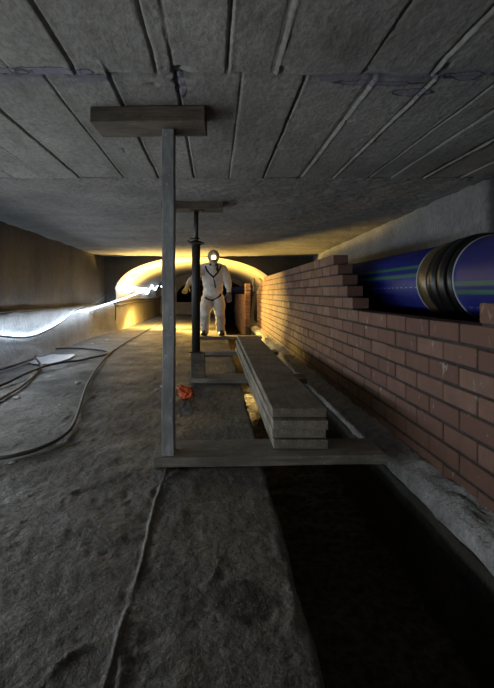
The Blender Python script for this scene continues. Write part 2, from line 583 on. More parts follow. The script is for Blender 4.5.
def ceil_fn(x, y, i, j):
    z = 1.405 + 0.0025 * fbm(x * 3, y * 2, 4) + 0.0012 * fbm(x * 40, y * 25, 9, 2)
    near = y < cross_y(x)
    seams = seams_b if near else seams_a
    for s, kind in seams:
        c = s + 0.003 * noise.noise(Vector((y * 6, s * 7, 0)))
        d = (x - c) / 0.0044
        if abs(d) < 5:
            g = math.exp(-d * d)
            w = noise.noise(Vector((y * 5, s * 11, 3)))
            a = 0.6 + 0.9 * abs(noise.noise(Vector((y * 14, s * 5, 1)))) + 0.3 * w
            if kind == 0:
                z += 0.020 * g * a                       # an open joint
                z -= 0.003 * math.exp(-((x - c - 0.010) / 0.006) ** 2) * a
            elif kind == 1:
                z -= 0.006 * math.exp(-(d * 0.9) ** 2) * a
                z += 0.010 * math.exp(-((x - c + 0.012) / 0.005) ** 2) * a
            else:
                z += 0.006 * g * a
    # slight step between boards
    k = sum(1 for s, _ in seams if s < x)
    z += 0.0028 * math.sin(k * 2.4)
    dy = (y - cross_y(x)) / 0.009
    if abs(dy) < 4:
        z += 0.028 * math.exp(-dy * dy) * (0.4 + 1.1 * abs(fbm(x * 4, 5, 1)))
    # hanging mortar smears
    b = fbm(x * 4 + 3, y * 8, 6)
    if b > 0.15 and abs(y - 1.53) < 0.1 and abs(x) > 0.35:
        z -= 0.02 * min(0.3, b - 0.15) * 2 * (1 - abs(y - 1.53) / 0.1)
    # bug holes
    c = noise.noise(Vector((x * 21, y * 21, 8)))
    if c > 0.52:
        z += 0.02 * (c - 0.52) * 2
    # honeycombed hollow beside the first prop's head
    for hx, hy, hr in ((-0.115, 1.50, 0.022), (-0.125, 1.57, 0.015), (-0.12, 1.63, 0.012), (-0.21, 1.60, 0.010)):
        q = ((x - hx) ** 2 + (y - hy) ** 2) / hr ** 2
        if q < 4:
            z += 0.025 * math.exp(-q) 
    return (x, y, z)


struct(grid('ceiling', cxs, cys, ceil_fn, M['ceil_near'], flip=True), 'board-marked grey concrete slab overhead with a broken cross joint')

fxs = frange(-2.4, 2.2, 0.018)
fys = frange(Y_JOINT, 4.4, 0.018)[:-1] + frange(4.4, 5, 0.03)[:-1] + frange(5, Y_HEAD + 0.05, 0.06)
struct(grid('ceiling', fxs, fys, lambda x, y, i, j: (x, y, ceil_z(y) - (0.0 if j == 0 else 0.008) + (0.008 * fbm(x * 2.2, y * 4.5, 1) + 0.007 * fbm(x * 14, y * 20, 2)) * (j > 0)),
            M['ceil_far'], flip=True), 'rough pitted concrete soffit in front of the arch')
# slab body over both soffits, so nothing leaks through
bm = bmesh.new()
v = [bm.verts.new(c) for c in ((-2.5, YB, 1.50), (2.95, YB, 1.50), (2.95, Y_HEAD + 0.3, 1.50), (-2.5, Y_HEAD + 0.3, 1.50))]
bm.faces.new(v)
struct(from_bm('ceiling_slab_top', bm, M['ceil_far']))

# left wall: dark upper face and a paler plinth that stands proud of it
wys = frange(YB, 3.5, 0.1)[:-1] + frange(3.5, Y_HEAD, 0.035)
wzs = frange(0.46, 1.44, 0.035)
struct(grid('wall_left', wzs, wys, lambda z, y, i, j: (-2.045 + 0.10 * max(0, y - 7.2) ** 2 - 0.01 * fbm(y * 1.5, z * 3, 1), y, z), M['wall_upper'], flip=True),
       'dark stained concrete wall above the plinth on the left')
pp = [(-2.08, 0.50), (-2.03, 0.505), (-1.985, 0.503), (-1.965, 0.49), (-1.958, 0.45), (-1.955, 0.38), (-1.952, 0.30), (-1.950, 0.22), (-1.948, 0.14), (-1.94, 0.07), (-1.925, 0.02),
      (-1.90, -0.02)]
struct(grid('baseboard_left', list(range(len(pp))), wys,
            lambda t, y, i, j: (pp[i][0] + 0.20 * max(0, y - 7.2) ** 2 + 0.016 * fbm(y * 2.5, i * 0.5, 8), y, pp[i][1] + 0.012 * fbm(y * 3, i * 0.4, 3) * (1 if i < 5 else 0.3)), M['wall_lower'], flip=True),
       'pale concrete plinth along the left wall lit by the white light rope')

# right wall behind the pipe, with its corner beside the board-marked slab
rpts = [(2.9, 2.99), (2.2, 2.96), (1.80, 2.93), (1.72, 2.90), (1.69, 2.92), (1.68, 2.98)] + [(1.68 + 0.01 * (y - 3), y) for y in frange(3.2, Y_HEAD, 0.2)]
struct(grid('wall_right', frange(0.0, 1.44, 0.06), list(range(len(rpts))), lambda z, t, i, j: (rpts[j][0] + 0.006 * fbm(rpts[j][1] * 2, z * 2, 2), rpts[j][1], z), M['wall_right']),
       'grey concrete wall behind the blue pipe')
bm = bmesh.new()
v = [bm.verts.new(c) for c in ((2.9, YB, 0), (2.9, 3.0, 0), (2.9, 3.0, 1.44), (2.9, YB, 1.44))]
bm.faces.new(v)
struct(from_bm('wall_right', bm, M['wall_right']), 'side wall of the bay to the right of the pipe')
# bench behind the brick wall, the pipe lies on it
struct(from_bm('trim_2', box_bm(1.97, Y_HEAD - YB, 0.553, 0.0, (1, 1, 1)), M['trench'], None, False, (0.945 + 1.97 / 2, (Y_HEAD + YB) / 2, 0.0)),
       'dark concrete bench under the blue pipe')

# headwall with the arched opening
AX, AW, AS, AR = -0.35, 1.41, 0.735, 0.60     # centre, half width, spring height, rise


def arch_pts(cx, w, s, r, n=36, p=2.0):
    return [(cx - w * math.cos(PI * k / n), s + r * (abs(math.sin(PI * k / n)) ** (2.0 / p))) for k in range(n + 1)]


def headwall(name, y, arch, x0, x1, top, mat, base=-0.36, thick=0.3):
    bm = bmesh.new()
    for yy in (y, y + thick):
        lo = [bm.verts.new((px, yy, pz)) for px, pz in arch]
        hi = [bm.verts.new((px, yy, top)) for px, pz in arch]
        for k in range(len(arch) - 1):
            bm.faces.new((lo[k], lo[k + 1], hi[k + 1], hi[k]))
        for (xa, e) in ((x0, arch[0]), (x1, arch[-1])):
            bm.faces.new([bm.verts.new(c) for c in ((xa, yy, base), (e[0], yy, base), (e[0], yy, top), (xa, yy, top))])
    return from_bm(name, bm, mat)


arch = arch_pts(AX, AW, AS, AR)
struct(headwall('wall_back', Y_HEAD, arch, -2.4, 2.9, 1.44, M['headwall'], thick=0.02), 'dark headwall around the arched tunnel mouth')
full = [(AX - AW, -0.36)] + [(AX - AW, AS * k / 6) for k in range(1, 6)] + arch + [(AX + AW, AS * k / 6) for k in range(5, 0, -1)] + [(AX + AW, -0.36)]


def vault_fn(t, y, i, j):
    x, z = full[i]
    k = 0.018 * fbm(y * 1.3, i * 0.25, 4)
    return (x + k * (AX - x), y, z + k * 0.5)


struct(grid('wall_vault', list(range(len(full))), frange(Y_HEAD, Y_END, 0.15), vault_fn, M['vault'], flip=True), 'arched tunnel lining glowing yellow under the lamp')
arch2 = arch_pts(-0.12, 1.12, 0.62, 0.52)
struct(headwall('wall_end', Y_END, arch2, -2.4, 1.9, 1.6, M['vault'], thick=0.25), 'inner ring wall at the far end of the lit tunnel')
full2 = [(-1.24, -0.36), (-1.24, 0.0), (-1.24, 0.3)] + arch2 + [(1.0, 0.3), (1.0, 0.0), (1.0, -0.36)]
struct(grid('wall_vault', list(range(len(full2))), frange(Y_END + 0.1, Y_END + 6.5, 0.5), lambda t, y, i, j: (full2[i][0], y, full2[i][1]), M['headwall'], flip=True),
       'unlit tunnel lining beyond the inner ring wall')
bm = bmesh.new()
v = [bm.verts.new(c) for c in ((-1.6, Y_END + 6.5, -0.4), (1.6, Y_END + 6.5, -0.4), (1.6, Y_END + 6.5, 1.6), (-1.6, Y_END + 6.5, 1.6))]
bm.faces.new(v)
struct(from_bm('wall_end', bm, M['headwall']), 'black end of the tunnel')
struct(from_bm('trim_3', box_bm(1.40, 0.25, 0.40, 0.02, (6, 1, 1), 0.01), M['wall_lower'], None, False, (-0.55, Y_END + 0.12, -0.005)),
       'low grey concrete sill across the far tunnel')

# ------------------------------------------------------------------ brick wall
bt = bmesh.new()
bmesh.ops.create_cube(bt, size=1.0)
bmesh.ops.scale(bt, vec=(0.1025, 0.215, 0.065), verts=bt.verts)
bmesh.ops.bevel(bt, geom=bt.edges[:], offset=0.003, segments=1, affect='EDGES')
BV = [v.co.copy() for v in bt.verts]
bt.verts.ensure_lookup_table()
BF = [[v.index for v in f.verts] for f in bt.faces]
bt.verts.index_update()
BF = [[v.index for v in f.verts] for f in bt.faces]
bt.free()
bverts, bfaces = [], []


def add_brick(x, y0, y1, z, jit=1.0):
    """brick from y0 to y1, front face at x, lying on z"""
    base = len(bverts)
    L = (y1 - y0) / 0.215
    dx, dz, rz = random.uniform(-0.0012, 0.0012) * jit, random.uniform(-0.001, 0.001) * jit, random.uniform(-0.005, 0.005) * jit
    for c in BV:
        q = Vector((c.x, c.y * L, c.z))
        n = noise.noise(Vector((c.x * 30 + y0 * 9, c.y * 30, c.z * 30 + z * 20))) * 0.0015
        bverts.append((x + 0.05125 + dx + q.x - q.y * rz + n, (y0 + y1) / 2 + q.y + n, z + 0.0325 + dz + q.z + n))
    for f in BF:
        bfaces.append([base + k for k in f])


FX = 0.84
Z0 = -0.015
mort = []
END_FAR = 9.3
for j in range(13):
    ph = 1.602 if j % 2 == 1 else 1.602 + 0.1125
    z = Z0 + 0.075 * j + 0.010
    ranges = [(0.25, END_FAR)] if j < 8 else [(2.84 + 0.1125 * (j - 8), [END_FAR, END_FAR, 9.0, 8.6, 8.0][j - 8])]
    if j == 8:
        ranges.append((0.25, 1.4795))
    for a, b in ranges:
        k = math.floor((a - ph) / 0.225)
        yy = ph + k * 0.225
        while yy < b:
            y0, y1 = max(yy + 0.005, a), min(yy + 0.22, b)
            if y1 - y0 > 0.05:
                add_brick(FX, y0, y1, z)
            yy += 0.225
        mort.append((a + 0.006, b - 0.006, z - 0.010, z + (0.060 if j in (7, 12) or (j == 8 and b < 2) else 0.066)))
brick_wall = empty('brick_wall', (0, 0, 0))
tag(brick_wall, 'stepped red brick wall rising beside the trench, its upper courses racked back', 'wall', kind='structure')
from_data('brick', bverts, bfaces, M['brick'], brick_wall)
bm = bmesh.new()
for a, b, z0, z1 in mort:
    g = box_bm(0.090, b - a, z1 - z0, 0.0, (1, 1, 1))
    bmesh.ops.translate(g, vec=(FX + 0.051, (a + b) / 2, z0), verts=g.verts)
    me = bpy.data.meshes.new('t')
    g.to_mesh(me)
    g.free()
    bm.from_mesh(me)
    bpy.data.meshes.remove(me)
from_bm('mortar', bm, M['mortar'], brick_wall)

# far low wall in the tunnel with its return pier
bverts, bfaces = [], []
for j in range(-4, 9):
    z = Z0 + 0.075 * j + 0.010
    yy = 9.72 + (0.1125 if j % 2 else 0.0)
    while yy < 14.8:
        add_brick(0.62, yy + 0.005, min(yy + 0.22, 14.8), z)
        yy += 0.225
for j in range(0, 12):
    z = Z0 + 0.075 * j + 0.010
    add_brick(0.62, 9.50, 9.715, z)
far_wall = empty('brick_wall', (0, 0, 0))
tag(far_wall, 'low brick wall glowing orange deep in the arched tunnel, with a taller pier', 'wall', kind='structure')
from_data('brick', bverts, bfaces, M['brick'], far_wall)
g = box_bm(0.086, 5.3, 0.96, 0.0, (1, 1, 1))
bmesh.ops.translate(g, vec=(0.62 + 0.051, 12.16, -0.31), verts=g.verts)
from_bm('mortar', g, M['mortar'], far_wall)

# ------------------------------------------------------------------ blue pipe and coupling
PX, PZ, PR = 1.285, 0.755, 0.20


def pipe(y0, y1, stripes, label, mname, lip_at):
    root = empty('water_pipe', (PX, y0, PZ))
    tag(root, label, 'pipe', 'blue water pipe lengths behind the brick wall')
    L = y1 - y0
    from_bm('pipe_barrel', lathe_bm([(0, PR * 0.93), (0, PR - 0.004), (0.004, PR), (L - 0.004, PR), (L, PR - 0.004), (L, PR * 0.93)], 96, 'Y'), pipe_mat(mname, stripes), root, True)
    t = 0 if lip_at == 0 else L
    s = 1 if lip_at == 0 else -1
    o = from_bm('pipe_lip', lathe_bm([(t - s * 0.004, PR - 0.01), (t - s * 0.004, PR + 0.003), (t + s * 0.004, PR + 0.003), (t + s * 0.004, PR - 0.01)], 96, 'Y', True), M['lip'], root, True)
    o['label'] = 'pale cut edge'
    return root


pipe(2.50, Y_HEAD, (23, 9), 'blue pipe with green stripes running away beyond the black coupling', 'blue_pipe_far', 0)
pipe(YB, 2.12, (-7, -18), 'blue green-striped pipe length on the near side of the black coupling', 'blue_pipe_near', 1)
cp = empty('pipe_coupling', (PX, 2.12, PZ))
tag(cp, 'black rubber coupling with a bronze band joining the two blue pipes', 'coupling')
from_bm('sleeve', lathe_bm([(0.006, 0.19), (0.006, 0.208), (0.02, 0.214), (0.035, 0.210), (0.045, 0.203), (0.09, 0.203), (0.25, 0.203), (0.374, 0.2015), (0.374, 0.19)], 96, 'Y'), M['rubber'], cp, True)
for a, b, r in ((0.060, 0.125, 0.220), (0.150, 0.215, 0.217)):
    from_bm('clamp_ring', lathe_bm([(a, 0.200), (a + 0.004, r - 0.006), (a + 0.012, r), (b - 0.012, r), (b - 0.004, r - 0.006), (b, 0.200)], 96, 'Y', True), M['rubber'], cp, True)
o = from_bm('metal_band', lathe_bm([(0.262, 0.200), (0.262, 0.2065), (0.266, 0.209), (0.352, 0.209), (0.356, 0.2065), (0.356, 0.200)], 96, 'Y', True), M['band'], cp, True)
o['label'] = 'bronze coloured metal band'

# blue pipe again deep in the tunnel
o = from_bm('water_pipe', tube_bm(catmull([(0.98, 12.4, 0.79), (0.86, 13.2, 0.79), (0.70, 14.0, 0.79), (0.50, 14.93, 0.79)], 6), 0.09, 20), plain('far_blue_pipe', (0.03, 0.05, 0.16), 0.4, 0, 0.3), None, True)
tag(o, 'dim blue pipe above the low orange-lit wall deep in the tunnel', 'pipe')


# ------------------------------------------------------------------ boards
def board(x0, x1, y0, y1, z, label, mat, group, rz=0.0, th=0.038, name='scaffold_board', seed=0, ends=True, along='x', wob=0.006):
    seg = (10, 2, 1) if along == 'x' else (2, 14, 1)
    o = from_bm(name, box_bm(x1 - x0, y1 - y0, th, 0.003, seg, wob, seed), mat, None, False, ((x0 + x1) / 2, (y0 + y1) / 2, z))
    o.rotation_euler = (0, 0, rz)
    if label:
        tag(o, label, 'board', group)
    return o


G = 'boards laid across the trench'
board(-0.249, 0.688, 1.846, 2.065, 0.003, 'wide grey board across the trench nearest the camera, under the post and stack', M['timber_x'], G, math.radians(2.2), seed=1)
board(-0.20, 0.70, 3.53, 3.74, 0.003, 'board across the trench carrying the timber block of the steel prop', M['timber_x'], G, math.radians(-0.6), seed=2)
board(-0.145, 0.70, 5.12, 5.34, 0.003, 'short board just behind the steel prop, under the far part of the stack', M['timber_x'], G, math.radians(1.0), seed=3)
board(-0.27, 0.705, 6.93, 7.16, 0.003, 'farthest cross board, the one the worker in white stands on', M['timber_x'], G, math.radians(-0.8), seed=4)

G = 'long boards stacked on the cross boards'
zs = 0.0425
for k, (dx, dy, lab) in enumerate(((0.0, 0.0, 'bottom board of the long stack beside the brick wall'),
                                   (0.002, 0.015, 'second board from the bottom of the long stack'),
                                   (-0.001, -0.012, 'third long board up, directly under the top board of the stack'),
                                   (0.012, 0.03, 'topmost long grey board of the stack, cross-banded with dirt'))):
    board(0.238 + dx, 0.466 + dx, 1.93 + dy, 5.28 + dy, zs, lab, M['timber_y'], G, math.radians((0.15, -0.1, 0.1, -0.25)[k]), seed=5 + k, along='y', wob=0.003)
    zs += 0.0410

# ------------------------------------------------------------------ first prop (timber) with its head board
pr = empty('timber_prop', (-0.187, 1.89, 0.042))
tag(pr, 'grey square post with a wide head board wedged under the slab, nearest the camera', 'prop')
o = from_bm('post', box_bm(0.047, 0.085, 1.302, 0.002, (1, 1, 14), 0.003, 9), M['post'], pr)
o['label'] = 'grey mottled square post'
o = from_bm('head_board', box_bm(0.443, 0.178, 0.060, 0.004, (10, 3, 1), 0.008, 11), M['timber_dark'], pr, False, (-0.067, -0.030, 1.302))
o.rotation_euler = (0, 0, math.radians(-1.5))
o['label'] = 'dark worn timber head board'

# ------------------------------------------------------------------ steel prop
tb = from_bm('timber_block', box_bm(0.108, 0.11, 0.185, 0.005, (2, 2, 3), 0.004, 3), M['timber_dark'], None, False, (-0.132, 3.635, 0.042))
tag(tb, 'dark timber block on the second cross board under the steel prop', 'block')
sp = empty('steel_prop', (-0.148, 3.635, 0.228))
tag(sp, 'dark adjustable steel prop standing on a timber block', 'prop')
from_bm('base_plate', box_bm(0.10, 0.10, 0.008, 0.001, (1, 1, 1)), M['steel'], sp)
from_bm('outer_tube', lathe_bm([(0.008, 0.033), (0.845, 0.033), (0.85, 0.030)], 24), M['steel'], sp, True)
from_bm('inner_tube', lathe_bm([(0.85, 0.0185), (1.097, 0.0185)], 20), M['steel_light'], sp, True)
from_bm('collar', lathe_bm([(0.835, 0.034), (0.838, 0.044), (0.862, 0.044), (0.868, 0.030)], 24), M['steel'], sp, True)
from_bm('collar_handle', tube_bm([(-0.062, -0.045, 0.868), (-0.045, -0.045, 0.852), (0.055, -0.045, 0.848), (0.062, -0.045, 0.84)], 0.007, 8), M['steel'], sp, True)
from_bm('locking_pin', tube_bm([(-0.05, -0.03, 0.885), (0.03, -0.03, 0.885)], 0.005, 8), M['steel'], sp, True)
from_bm('top_plate', box_bm(0.10, 0.10, 0.008, 0.001, (1, 1, 1)), M['steel'], sp, False, (0, 0, 1.097))
o = from_bm('head_board', box_bm(0.47, 0.19, 0.062, 0.003, (8, 2, 1), 0.004, 15), M['timber_dark'], sp, False, (-0.025, 0.0, 1.105))
o['label'] = 'brown timber head board'

# ------------------------------------------------------------------ cables, hoses, light rope
def lay(pts, r, name, mat, label, cat, n=8, group=None):
    o = from_bm(name, tube_bm(catmull(pts, n), r, 10), mat, None, True)
    tag(o, label, cat, group)
    return o


def floor_line(px, r, dz=0.004):
    return [on_z(a, b, r + dz) for a, b in px]


lay(floor_line([(166, 319.5), (140, 334), (122, 345), (109, 354), (97, 368), (87, 385), (81, 403), (73, 425), (60, 438), (40, 448), (20, 454), (0, 458), (-45, 463)], 0.009, 0.006),
    0.009, 'floor_hose', M['hose'], 'dusty grey hose winding along the floor towards the arch', 'hose')
pts = floor_line([(-40, 420), (0, 399), (21, 386), (34, 375), (41, 367), (38, 361), (35, 357), (40, 352.5), (50, 349.5), (64, 348.2), (84, 348.6), (100, 350), (108, 352), (104, 355),
                  (92, 357.5), (79, 360.5), (60, 365), (42, 369.5), (24, 377), (0, 385.5), (-40, 398)], 0.011, 0.006)
for k, p in enumerate(pts):
    if k == 16 or k == 17 or k == 18:
        p.z += 0.022
lay(pts, 0.011, 'floor_cable', M['cable'], 'black cable lying in a long loop around the pale wet patch', 'cable')
lay(floor_line([(-30, 380), (0, 369.5), (15, 365), (28, 360.5), (34, 358.5)], 0.011, 0.018), 0.011, 'floor_cable', M['cable'], 'short run of black cable at the foot of the pale plinth', 'cable')

XR = -1.93
rope_px = [(-1000, 372), (-700, 332), (-400, 362), (-220, 325), (-110, 340), (-50, 322), (-25, 329), (0, 333.5), (24, 335), (40, 331.5), (58, 322.5), (70, 314.5), (76, 311.5), (84, 310.5), (92, 309), (100, 305), (108, 299), (114, 292), (116, 289)]
rope = [on_x(a, b, XR) for a, b in rope_px]
zig = [(118.5, 287), (124, 290.5), (130, 291.5), (134, 288), (138, 292.5), (142, 290), (147, 294), (150, 289), (152, 285.5), (155, 290), (157.5, 286), (160, 284), (161.5, 287)]
for k in range(len(rope)):
    if rope[k].y > 7.2:
        rope[k].x += 0.18 * (rope[k].y - 7.2) ** 2
rope += [on_x(a, b, -1.70) for a, b in zig]
pts = catmull(rope, 8)
rr = [0.009 if p.y < 6 else 0.009 + min(0.002, (p.y - 6) * 0.003) for p in pts]
o = from_bm('light_rope', tube_bm(pts, rr, 8), M['led'], None, True)
tag(o, 'glowing white light rope slung along the left plinth and into the arch', 'light')
pts = [on_x(a, b, XR + 0.022) for a, b in [(-50, 325), (-25, 332), (0, 336), (24, 337.5), (40, 334), (58, 324.5), (70, 315), (76, 311), (84, 307.5), (92, 304), (102, 298), (110, 291.5), (117, 285)]]
lay(pts, 0.009, 'wall_cable', M['cable'], 'black cable slung just below the white light rope', 'cable')
lay([on_x(a, b, -1.99) + Vector((0, 0, 0)) for a, b in [(-60, 318), (0, 312.5), (30, 310), (55, 308.5), (70, 307.5), (88, 304.5)]], 0.012, 'wall_cable', M['cable'],
    'black cable lying on top of the plinth against the dark wall', 'cable')
for k, (zz, lab) in enumerate(((0.57, 'upper dusty conduit on the left side of the arched tunnel'), (0.50, 'lower dusty conduit on the left side of the arched tunnel'))):
    lay([(-1.735, 8.25, zz - 0.03), (-1.735, 10, zz), (-1.735, 12, zz - 0.02), (-1.735, 14.9, zz)], 0.019, 'conduit', M['conduit'], lab, 'conduit', group='conduits in the arched tunnel')
# two thin cables hanging down the pier
for x, lab in ((0.735, 'left of the two thin cables hanging down the lit brickwork'), (0.765, 'right of the two thin cables hanging down the lit brickwork')):
    lay([(x, 9.0, 0.98), (x + 0.01, 9.0, 0.6), (x - 0.02, 9.0, 0.3), (x - 0.01, 9.0, 0.045)], 0.008, 'hanging_cable', M['hose'], lab, 'cable', group='cables hanging on the far brickwork')

# wet patch in the cable loop, its reflection painted as a pale crumpled film
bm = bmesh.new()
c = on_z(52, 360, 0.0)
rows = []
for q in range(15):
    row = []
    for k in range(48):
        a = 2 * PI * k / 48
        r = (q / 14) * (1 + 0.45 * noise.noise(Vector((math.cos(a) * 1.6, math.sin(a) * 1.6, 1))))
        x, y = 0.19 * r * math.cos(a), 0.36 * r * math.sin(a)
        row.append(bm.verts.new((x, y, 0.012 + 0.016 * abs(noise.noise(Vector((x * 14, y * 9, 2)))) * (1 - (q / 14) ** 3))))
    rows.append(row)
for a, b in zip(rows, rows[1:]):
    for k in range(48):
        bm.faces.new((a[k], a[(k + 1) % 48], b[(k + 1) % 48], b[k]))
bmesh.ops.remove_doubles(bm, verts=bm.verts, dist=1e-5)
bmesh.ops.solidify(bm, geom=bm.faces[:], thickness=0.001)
o = from_bm('wet_patch', bm, plain('pale_wet_patch', (0.62, 0.64, 0.68), 0.3, 0, 0.35, 8), None, True, (c.x, c.y, 0.0))
tag(o, 'wet patch inside the black cable loop, its reflection painted pale', 'puddle')

# orange netting dropped beside the post
bm = bmesh.new()
bmesh.ops.create_icosphere(bm, subdivisions=4, radius=1.0)
for v in bm.verts:
    n = fbm(v.co.x * 1.4, v.co.y * 1.4, v.co.z * 1.4, 4)
    n2 = abs(noise.noise(v.co * 4.0))
    k = 1 + 0.45 * n - 0.35 * n2
    v.co = Vector((v.co.x * 0.055 * k, v.co.y * 0.05 * k, (v.co.z * 0.5 + 0.46) * 0.078 * k))
    v.co.x += 0.02 * math.sin(v.co.z * 40)
o = from_bm('netting_bag', bm, M['orange'], None, False, tuple(on_z(185, 398, 0.002)))
tag(o, 'crumpled orange netting bag on the floor behind the grey post', 'bag')

# mortar chips
chips = [((17, 398), 'pale mortar chip below the cable loop at the far left'), ((78, 383), 'pale mortar chip just left of the grey hose'), ((60, 405), 'small mortar chip in the grey hose bend'),
         ((12, 463), 'mortar chip just below the grey hose at the left edge'), ((163, 387), 'tiny chip on the floor left of the orange bag'), ((107, 340), 'mortar chip between hose and plinth'),
         ((40, 345), 'chip at the plinth foot above the cable loop'), ((92, 344), 'chip near the plinth foot beyond the cable loop')]
for k, ((px, py), lab) in enumerate(chips):
    bm = bmesh.new()
    bmesh.ops.create_icosphere(bm, subdivisions=2, radius=1.0)
    s = random.uniform(0.010, 0.018) * (1.5 if py < 400 else 0.7)
    for v in bm.verts:
        q = 1 + 0.5 * noise.noise(v.co * 1.3 + Vector((k * 4, 0, 0)))
        v.co = Vector((v.co.x * s * 1.4 * q, v.co.y * s * q, max(-0.3, v.co.z) * s * 0.5 * q + s * 0.15))
    o = from_bm('mortar_chip', bm, M['chip'], None, False, tuple(on_z(px, py, 0.0)))
    o.rotation_euler = (0, 0, k * 1.3)
    tag(o, lab, 'rubble', 'mortar chips on the floor')


# ------------------------------------------------------------------ the worker
def skin_mesh(verts, edges, radii, root=0, sub=2):
    me = bpy.data.meshes.new('sk')
    me.from_pydata([tuple(v) for v in verts], edges, [])
    ob = bpy.data.objects.new('sk', me)
    COL.objects.link(ob)
    ob.modifiers.new('s', 'SKIN').use_smooth_shade = True
    for k, r in enumerate(radii):
        rr = r if isinstance(r, tuple) else (r, r)
        me.skin_vertices[0].data[k].radius = rr
        me.skin_vertices[0].data[k].use_root = (k == root)
    sb = ob.modifiers.new('ss', 'SUBSURF')
    sb.levels = sub
    dg = bpy.context.evaluated_depsgraph_get()
    out = bpy.data.meshes.new_from_object(ob.evaluated_get(dg))
    bpy.data.objects.remove(ob)
    return out


YW = 7.05


def B(x, y, z):
    return Vector((x, YW + y, z))


sk = []
names = {}
V, R, E = [], [], []


def pt(n, co, r, par=None):
    names[n] = len(V)
    V.append(co)
    R.append(r)
    if par:
        E.append((names[par], names[n]))


pt('pelvis', B(-0.03, 0.08, 0.665), (0.150, 0.12))
pt('waist', B(-0.03, 0.06, 0.79), (0.150, 0.125), 'pelvis')
pt('belly', B(-0.03, 0.00, 0.88), (0.165, 0.13), 'waist')
pt('chest', B(-0.03, -0.07, 0.99), (0.155, 0.115), 'belly')
pt('collar', B(-0.03, -0.12, 1.075), (0.085, 0.075), 'chest')
pt('neck', B(-0.03, -0.165, 1.12), 0.055, 'collar')
pt('skull', B(-0.025, -0.215, 1.175), 0.062, 'neck')
for s, hip, knee, ank, foot in ((-1, (-0.105, 0.06, 0.60), (-0.150, -0.25, 0.38), (-0.150, 0.03, 0.115), (-0.160, -0.07, 0.075)),
                                (1, (0.045, 0.06, 0.60), (0.075, -0.23, 0.38), (0.085, 0.04, 0.115), (0.11, -0.06, 0.075))):
    t = str(s)
    pt('hip' + t, B(*hip), 0.100, 'pelvis')
    mid = [(hip[k] + knee[k]) / 2 for k in range(3)]
    pt('thigh' + t, B(*mid), 0.090, 'hip' + t)
    pt('knee' + t, B(*knee), 0.072, 'thigh' + t)
    mid = [(ank[k] + knee[k]) / 2 for k in range(3)]
    pt('calf' + t, B(mid[0], mid[1] + 0.02, mid[2]), 0.068, 'knee' + t)
    pt('ankle' + t, B(*ank), 0.060, 'calf' + t)
arms = ((-1, (-0.175, -0.09, 1.045), (-0.315, -0.20, 0.905), (-0.395, -0.33, 0.80)), (1, (0.120, -0.07, 1.035), (0.195, -0.06, 0.865), (0.205, -0.19, 0.70)))
for s, sh, el, wr in arms:
    t = str(s)
    pt('shoulder' + t, B(*sh), 0.075, 'collar')
    mid = [(sh[k] + el[k]) / 2 for k in range(3)]
    pt('uparm' + t, B(*mid), 0.062, 'shoulder' + t)
    pt('elbow' + t, B(*el), 0.054, 'uparm' + t)
    mid = [(wr[k] + el[k]) / 2 for k in range(3)]
    pt('forearm' + t, B(*mid), 0.048, 'elbow' + t)
    pt('wrist' + t, B(*wr), 0.034, 'forearm' + t)


def hull_limb(a, b, ra, rb):
    """closed tapered limb between two joints"""
    g = bmesh.new()
    for c, r in ((a, ra), (b, rb)):
        rx, ry = r if isinstance(r, tuple) else (r, r)
        h = bmesh.new()
        bmesh.ops.create_uvsphere(h, u_segments=20, v_segments=12, radius=1.0)
        h.transform(Matrix.Translation(c) @ Matrix.Diagonal((rx, ry, (rx + ry) / 2, 1)))
        t = bpy.data.meshes.new('t')
        h.to_mesh(t)
        h.free()
        g.from_mesh(t)
        bpy.data.meshes.remove(t)
    r = bmesh.ops.convex_hull(g, input=g.verts)
    bmesh.ops.delete(g, geom=list({x for x in r['geom_interior'] if isinstance(x, bmesh.types.BMVert)}), context='VERTS')
    bmesh.ops.recalc_face_normals(g, faces=g.faces)
    out = bpy.data.meshes.new('limb')
    g.to_mesh(out)
    g.free()
    return out


meshes = [hull_limb(V[a], V[b], R[a], R[b]) for a, b in E]

# hands: palm plus five fingers, each a chain of its own
hand_c = []
for s, sh, el, wr in arms:
    w = B(*wr)
    e = B(*el)
    d = (w - e).normalized()
    if s > 0:
        d = (d + Vector((0, 0.5, -0.6))).normalized()
    else:
        d = (d + Vector((0, 0.2, -0.5))).normalized()
    side = Vector((0, -1, 0)).cross(d).normalized() if abs(d.y) < 0.9 else Vector((1, 0, 0))
    side = (side - d * side.dot(d)).normalized()
    nrm = d.cross(side).normalized()
    if nrm.y > 0:
        nrm = -nrm
    back = -nrm
    palm = w + d * 0.05
    hand_c.append(palm + d * 0.05)
    meshes.append(skin_mesh([w, palm, w + d * 0.085], [(0, 1), (1, 2)], [(0.030, 0.026), (0.042, 0.022), (0.040, 0.018)], 1))
    for k, (off, ln) in enumerate(((-0.030, 0.066), (-0.010, 0.076), (0.011, 0.072), (0.031, 0.056))):
        a = w + d * 0.070 + side * off
        b = w + d * 0.092 + side * off * 1.05
        c1 = b + (d + nrm * 0.15).normalized() * ln * 0.45
        c2 = c1 + (d + nrm * 0.65).normalized() * ln * 0.32
        c3 = c2 + (d * 0.8 + nrm * 1.0).normalized() * ln * 0.25
        meshes.append(skin_mesh([a, b, c1, c2, c3], [(0, 1), (1, 2), (2, 3), (3, 4)], [0.010, 0.0105, 0.0095, 0.009, 0.0075], 0, 1))
    ts = -s
    a = w + d * 0.025 + side * 0.022 * ts
    b = w + d * 0.050 + side * 0.048 * ts + nrm * 0.012
    c1 = b + (d * 0.8 + side * 0.5 * ts + nrm * 0.4).normalized() * 0.035
    c2 = c1 + (d + nrm * 0.5).normalized() * 0.025
    meshes.append(skin_mesh([a, b, c1, c2], [(0, 1), (1, 2), (2, 3)], [0.014, 0.013, 0.011, 0.009], 0, 1))

